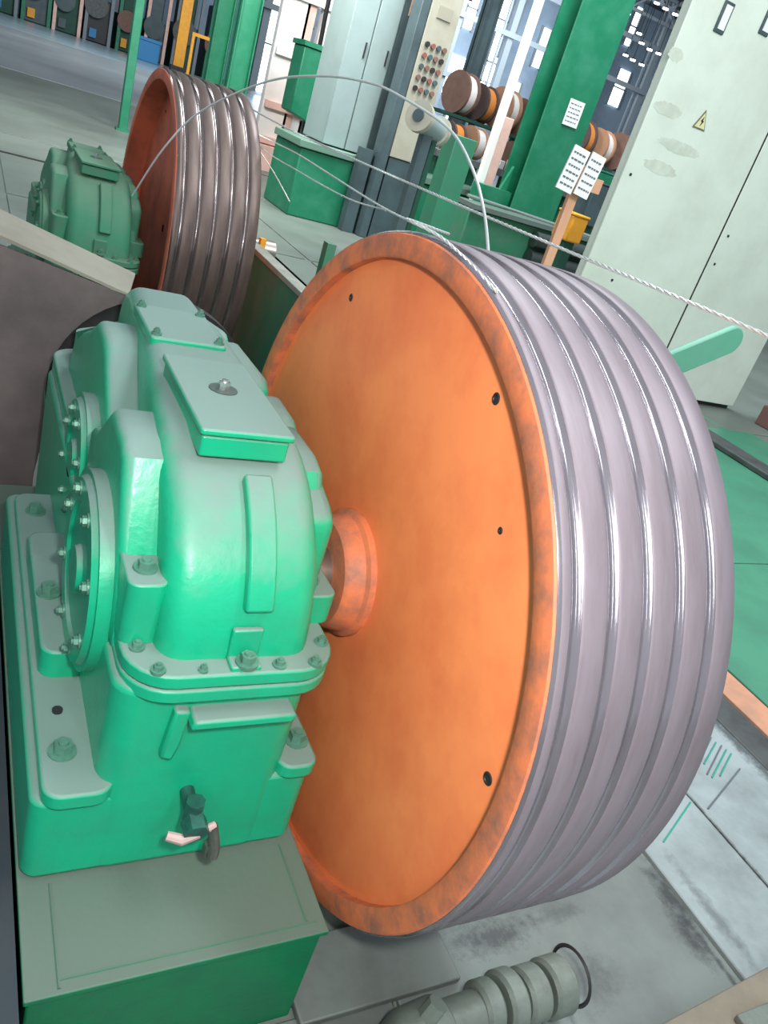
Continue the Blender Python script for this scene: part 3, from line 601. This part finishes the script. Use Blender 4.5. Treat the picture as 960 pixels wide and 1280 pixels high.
# roller bench behind the near wheel
t = thing('roller_bench', 'green roller bench with steel rollers behind the near wheel', 'bench', (8.5, 9.5, 0)); O = (-8.5, -9.5, 0)
xa, xb = at(585,270,'y',9.8).x, at(752,315,'y',9.8).x
b = B(); b.box(xa, xb, 9.8, 10.3, 0, .95); obj('bench_body', b, G_OLD, t, off=O, bevel=.02)
b = B(); b.box(xa, xb, 9.72, 10.35, .96, 1.02); obj('bench_top', b, mat('steel_bench_top',(120,134,128),.35,.4), t, off=O)
for k, zz in enumerate((.80, .55)):
    b = B(); b.frust((xa+1.1, 9.68, zz), (xb-.1, 9.68, zz), .11, n=20); obj('roller', b, mat('dark_roller',(74,82,80),.3,.5), t, off=O)
b = B(); b.frust((xa-.3, 9.5, 1.12), (xb-.4, 9.4, 1.06), .02, n=10); obj('steel_rod', b, BRIGHT, t, off=O)
# reel rack: steel table with rows of brown reels
t = thing('steel_table', 'long grey steel table with green legs carrying the wire reels', 'table', (10, 13, 0)); O = (-10, -13, 0)
xa, xb = at(548,195,'y',13).x, at(800,270,'y',13).x
b = B(); b.box(xa, xb, 13.1, 14.8, 1.35, 1.47); obj('table_top', b, mat('worn_table_steel',(132,134,132),.35,.4,dark=(90,90,90),scale=3,amt=.6), t, off=O, bevel=.01)
for k in range(7):
    xx = xa + .2 + (xb-xa-.4)*k/6; b = B(); b.box(xx-.07, xx+.07, 13.3, 13.45, 0, 1.35); obj('table_leg', b, G_COL, t, off=O)
b = B(); b.box(xa+.2, xb-.2, 13.5, 14.6, .2, .9); obj('lower_shelf', b, G_DARK, t, off=O)
b = B(); b.box(xa+.3, xb-.3, 13.95, 14.75, 2.03, 2.08); obj('upper_shelf', b, G_DARK, t, off=O)
for k in range(5):
    xx = xa + .4 + (xb-xa-.8)*k/4; b = B(); b.box(xx-.05, xx+.05, 14.6, 14.7, 1.47, 2.03); obj('shelf_post', b, G_COL, t, off=O)
def reel(x, y, z, r, w_, k, label):
    t = thing('wire_reel', label, 'reel', (x, y, z), 'wire reels on the steel table')
    d = Vector((math.cos(.25), math.sin(.25), 0)); e = Vector((0,0,r))
    m1 = [BROWNR, mat('dark_reel',(88,72,68),.7), mat('tan_reel',(176,132,104),.7)][k % 3]
    b = B(); b.frust(e-d*w_/2, e-d*(w_/2-.05), r, n=24); obj('reel_flange', b, m1, t)
    b = B(); b.frust(e+d*(w_/2-.05), e+d*w_/2, r, n=24); obj('reel_flange', b, m1, t)
    b = B(); b.frust(e-d*(w_/2-.05), e+d*(w_/2-.05), r*.88, n=24); obj('wire_coil', b, [WHITE, ORR, WHITE][k % 3], t)
rl = [(563,14.35,2.08,.36,'leftmost on the upper shelf'),(592,14.35,2.08,.32,'second on the upper shelf'),(621,14.35,2.08,.36,'third on the upper shelf, behind the white pole'),(650,14.35,2.08,.33,'fourth on the upper shelf, left of the broad column'),
      (728,14.35,2.08,.36,'upper shelf, just right of the broad column'),(757,14.35,2.08,.33,'on the upper shelf above the sheets'),(786,14.35,2.08,.36,'rightmost on the upper shelf'),
      (568,13.5,1.47,.24,'leftmost on the table top'),(597,13.5,1.47,.26,'second on the table top'),(655,13.5,1.47,.25,'on the table top left of the broad column'),(726,13.5,1.47,.25,'on the table top behind the sheets'),(757,13.5,1.47,.26,'on the table top right of the sheets'),(786,13.5,1.47,.24,'rightmost on the table top')]
for k, (u, y, z, r, wh) in enumerate(rl):
    q = at(u, 160, 'y', y); reel(q.x, y, z, r, .30, k, ['brown','dark brown','tan'][k % 3] + ' wire reel with ' + ['white','orange','white'][k % 3] + ' coil, ' + wh)
for k, (u, v) in enumerate(((612,195),(627,200),(641,205))):
    q = at(u, v, 'y', 13.0); b = B(); b.box(-.07,.07,-.08,.08,0,.10+.04*k, Matrix.Translation((q.x,13.05,1.47)) @ Matrix.Rotation(.4*k,4,'Z')); tag(obj('paper_bundle', b, [WHITE, PAPER, PINK][k], bevel=.01), ['white wrapped bundle by the wooden post','white paper bundle in the middle','pinkish wrapped bundle near the green column'][k] + ' on the steel table', 'bundle')
# boxes right of the sheets
for (u0,u1,v,y,z0,z1,m_,nm,lb) in ((722,742,262,8.6,.98,1.30,YEL,'orange_bin','orange yellow bin below the printed sheets'),(742,764,238,10.9,1.1,1.75,SHADE,'grey_box','blue grey box between the sheets and the tall cabinet'),(752,780,205,12.4,1.2,1.95,G_COL,'green_box','green box at the edge of the tall cabinet')):
    p0, p1 = at(u0, v, 'y', y), at(u1, v, 'y', y); b = B(); b.box(p0.x, p1.x, y, y+.35, z0, z1); 
    t = thing(nm, lb, 'box', ((p0.x+p1.x)/2, y, z0)); O = tuple(-t.location); obj('box_body', b, m_, t, off=O, bevel=.02)
    b = B(); b.box(p0.x-.01, p1.x+.01, y-.01, y+.36, z1, z1+.03); obj('box_lid', b, m_, t, off=O, bevel=.01)
    b = B(); b.box(p0.x+.05, p1.x-.05, y+.05, y+.3, 0, z0); obj('box_stand', b, G_DARK, t, off=O)
# bright timber frame with green box, left of the grey cabinet
t = thing('pale_frame', 'sunlit white and pinkish timber frame rack left of the grey cabinet', 'rack', (5, 17, 0)); O = (-5, -17, 0)
def fx(u, v): return at(u, v, 'y', 17)
for (u, w_, zt, m_) in ((343,.55,4.9,WHITE),(362,.20,4.9,PINK),(386,.3,4.9,WHITE),(402,.20,1.9,PINK),(376,.3,1.6,WHITE)):
    q = fx(u, 140); b = B(); b.box(q.x-w_/2, q.x+w_/2, 17, 17.2, .45, zt); obj('upright', b, m_, t, off=O, bevel=.01)
for (zz, m_) in ((1.15,PINK),(.50,PINK),(2.1,WHITE),(3.1,WHITE)):
    b = B(); b.box(fx(330,130).x, fx(412,150).x, 16.9, 17.05, zz, zz+.14); obj('cross_rail', b, m_, t, off=O, bevel=.01)
b = B(); b.box(fx(326,130).x, fx(412,150).x, 16.8, 17.6, 0, .48); obj('rack_base', b, PINK, t, off=O, bevel=.01)
q0, q1 = at(374,90,'y',15.5), at(412,95,'y',15.5); t = thing('green_hopper', 'green box hanging before the pale timber frame', 'hopper', ((q0.x+q1.x)/2, 15.5, 0)); O = (-t.location.x, -15.5, 0)
b = B(); b.prism([(q0.x,1.25),(q1.x,1.10),(q1.x,2.35),(q0.x,2.35)], 'y', 15.5, 16.1); obj('hopper_body', b, G_COL, t, off=O, bevel=.02)
b = B(); b.box(q0.x-.03, q1.x+.03, 15.46, 16.14, 2.35, 2.43); obj('hopper_rim', b, G_COL, t, off=O)
b = B(); b.tube(smooth([(q0.x+.3,15.6,2.4),(q0.x+.25,15.5,3.3),(q0.x+.4,15.5,3.9),(q0.x+.35,15.5,4.6)]), .04, 8); obj('hose', b, BLACK, t, off=O)
b = B(); b.box(q0.x+.4, q0.x+.5, 15.8, 15.9, 0, 1.2); obj('hopper_stand', b, SHADE, t, off=O)
t = thing('yellow_stand', 'small yellow orange stand at the right shoulder of the far wheel', 'stand', (at(303,120,'y',12).x, 12, 0)); 
b = B(); b.box(-.16,.14,-.05,.05,1.15,1.22); obj('stand_top', b, YEL, t)
for s_ in (-.13, .11):
    b = B(); b.box(s_-.02,s_+.02,-.03,.03,0,1.15); obj('leg', b, YEL, t)

# ---------------------------------------------------------------- far machinery row (top left)
def far_machine(u, w_, h_, m_, label, kind):
    x = at(u, 40, 'y', 71).x; t = thing('winding_machine', label, 'machine', (x, 72.5, 0), 'machines along the far aisle')
    b = B(); b.box(-w_/2, w_/2, 0, 3, .0, h_*.45); obj('machine_body', b, m_, t, bevel=.08)
    b = B(); b.box(-w_*.35, w_*.25, .4, 2.6, h_*.45, h_*.8); obj('upper_housing', b, SHADE if kind % 2 else G_DARK, t, bevel=.1)
    b = B(); b.frust((-w_*.15,-.35,h_*.38), (-w_*.15,.1,h_*.38), h_*.13, n=28); obj('spool', b, [GUTTER, BROWNR, SHADE][kind % 3], t)
    for s_ in (-.45, .42):
        b = B(); b.box(s_*w_-.12, s_*w_+.12, -.3, -.05, 0, h_); obj('upright', b, [TRUSS, G_COL, PINK][kind % 3], t)
    b = B(); b.box(-w_*.3, -w_*.05, -.2, 0, .3, .9); obj('side_box', b, [BLUE, YEL, SHADE][kind % 3], t)
    b = B(); b.box(-w_*.45, w_*.42, -.28, -.1, h_*.9, h_*.98); obj('cross_rail', b, TRUSS, t)
for k, (u, w_, h_, m_) in enumerate(((2,2.0,5,G_DARK),(45,2.0,6,SHADE),(85,2.0,5.5,G_DARK),(125,2.0,6.5,DARK),(165,1.7,5.5,G_DARK),(200,1.7,6,SHADE),(240,2.0,7,G_DARK),(281,1.7,6.5,SHADE))):
    far_machine(u, w_, h_, m_, ['dark green','blue grey','dark green','black','dark green','blue grey','dark green','blue grey'][k] + ' machine in the far row, ' + ['at the left frame edge','second from the left edge','third from the left edge','just left of the slim green post','behind the slim green post','right of the slim green post','left of the two green columns','behind the two green columns'][k], k)
q = at(185,52,'y',66); t = thing('blue_crate', 'bright blue crate on the far aisle right of the slim green post', 'crate', (q.x,66,0)); b = B(); b.box(-.9,.9,0,1,0,1.3); obj('crate_body', b, BLUE, t, bevel=.05); b = B(); b.box(-.95,.95,-.05,1.05,1.3,1.5); obj('crate_lid', b, BLUE, t)
t = thing('yellow_railing', 'yellow railing on the far aisle left of the green columns', 'railing', (at(255,50,'y',60).x,60,0))
for s_ in (-.7, .6):
    b = B(); b.box(s_-.09,s_+.09,-.08,.08,0,2.5); obj('railing_post', b, YEL, t)
b = B(); b.box(-.8,.7,-.08,.08,2.5,2.7); obj('top_rail', b, YEL, t)
q = at(232,20,'y',64); t = thing('yellow_column', 'short orange yellow panel column between the far machines', 'column', (q.x,64,0))
b = B(); b.box(-.35,.35,-.2,.2,0,6.5); obj('column_body', b, YEL, t); b = B(); b.box(-.5,.5,-.3,.3,0,.4); obj('column_foot', b, DARK, t)
# ---------------------------------------------------------------- hall shell
b = B(); b.box(-40, 140, 90, 90.5, 0, 30); wf = struct('wall_far', b, FARW)
def window(u, v, w_, h_, k):
    q = at(u, v, 'y', 89.9)
    b = B(); b.box(q.x-w_/2, q.x+w_/2, 89.8, 90.0, q.z-h_/2, q.z+h_/2); o = struct('window_%d' % k, b, GLASS)
    b = B()
    for s_ in (-1, 1): b.box(q.x+s_*w_/2-.12, q.x+s_*w_/2+.12, 89.7, 89.99, q.z-h_/2-.12, q.z+h_/2+.12)
    b.box(q.x-w_/2, q.x+w_/2, 89.7, 89.99, q.z-.08, q.z+.08)
    obj('window_frame', b, TRUSS, o)
wins = [(628,25,1.5,7),(614,78,1.5,6),(692,90,1.6,7),(676,60,1.3,4),(773,110,2.0,4),(815,120,2.2,2.6),(560,92,5,4),(600,100,3.0,3.2),(553,35,1.4,6),(791,33,1.2,4),(640,120,1.4,3),(350,60,4,9),(375,30,3,9),(590,10,1.4,4),(650,5,1.2,5),(570,145,3,1.6)]
for k, w_ in enumerate(wins): window(*w_, k+1)
for k in range(16):
    x = 5 + k*6.5; b = B(); b.box(x-.35, x+.35, 84, 84.7, 0, 22); b.box(x-1.2, x-1.0, 84, 84.2, 0, 22); o = struct('trim_%d' % (k+1), b, TRUSS)
for k, z in enumerate((7, 12.5, 17)):
    b = B(); b.box(0, 110, 83.6, 83.9, z, z+.5); struct('trim_%d' % (k+17), b, TRUSS)
b = B(); b.box(-40, 140, 24, 90, 22, 22.4); struct('ceiling', b, ROOF)
for k in range(9):
    y = 30 + k*6.5; b = B(); b.box(-30, 130, y, y+.3, 19.2, 19.5); b.box(-30, 130, y, y+.3, 21.5, 21.8)
    for j in range(40): 
        x = -28 + j*4; M = Matrix.Translation((x, y+.15, 20.5)) @ Matrix.Rotation(.9 if j % 2 else -.9, 4, 'Y'); b.box(-.1,.1,-.1,.1,-1.6,1.6, M)
    struct('trim_%d' % (k+20), b, TRUSS)
# rows of hanging hall lamps
rows = (('upper row right beside the tall cabinet', ((821,4),(832,11),(844,18),(855,24))), ('single file above the broad column', ((764,8),(785,17),(799,42))),
        ('middle row beside the tall cabinet', ((802,54),(812,62),(823,67),(834,73))), ('lower row beside the broad column', ((782,69),(791,75),(802,81))), ('pair above the pale drum', ((550,13),(601,34))), ('row over the thin white pole', ((588,3),(697,45),(706,50))))
for nm, pts in rows:
    for n_, (u, v) in enumerate(pts):
        q = at(u, v, 'z', 11.5)
        if q.y > 82: q = at(u, v, 'y', 80)
        if q.y < 0: continue
        t = thing('ceiling_lamp', ['first','second','third','fourth'][n_] + ' small bright hall lamp from the left, ' + nm, 'lamp', q, 'hall lamps, ' + nm)
        k = q.length/190
        b = B(); b.frust((0,0,.1*k),(0,0,.5*k), .6*k, .2*k, n=14); obj('shade', b, TRUSS, t)
        b = B(); b.frust((0,0,-.12*k),(0,0,.1*k), .55*k, n=14); obj('bulb', b, LAMP, t)
        b = B(); b.box(-.015,.015,-.015,.015,.5*k,22-q.z); obj('cord', b, DARK, t)
# cross gutters in the hall floor, dark gaps
for (u, v, x0, x1) in ((330,219,3.0,9.0),(20,194,-1,1.6),(60,330,-3,1.0)):
    q = at(u, v, 'z', 0); b = B(); b.box(x0, x1, q.y-.05, q.y+.05, -.005, .004); obj('gutter', b, DARK, floor)
# dark box added to darken the strip left of the near plinth
t = thing('dark_filler', 'added dark navy duct along the left side of the near plinth', 'filler', (-.1, 1.3, 0))
b = B(); b.box(-.5, .25, -1.0, 1.0, 0, .27); obj('filler_body', b, mat('navy_filler', (44,54,62), .55, dark=(66,66,66), scale=6, amt=.7), t, bevel=.01)
b = B(); b.box(-.5, .252, -1.0, 1.0, .272, .286); obj('filler_cover', b, MC['navy_filler'], t)
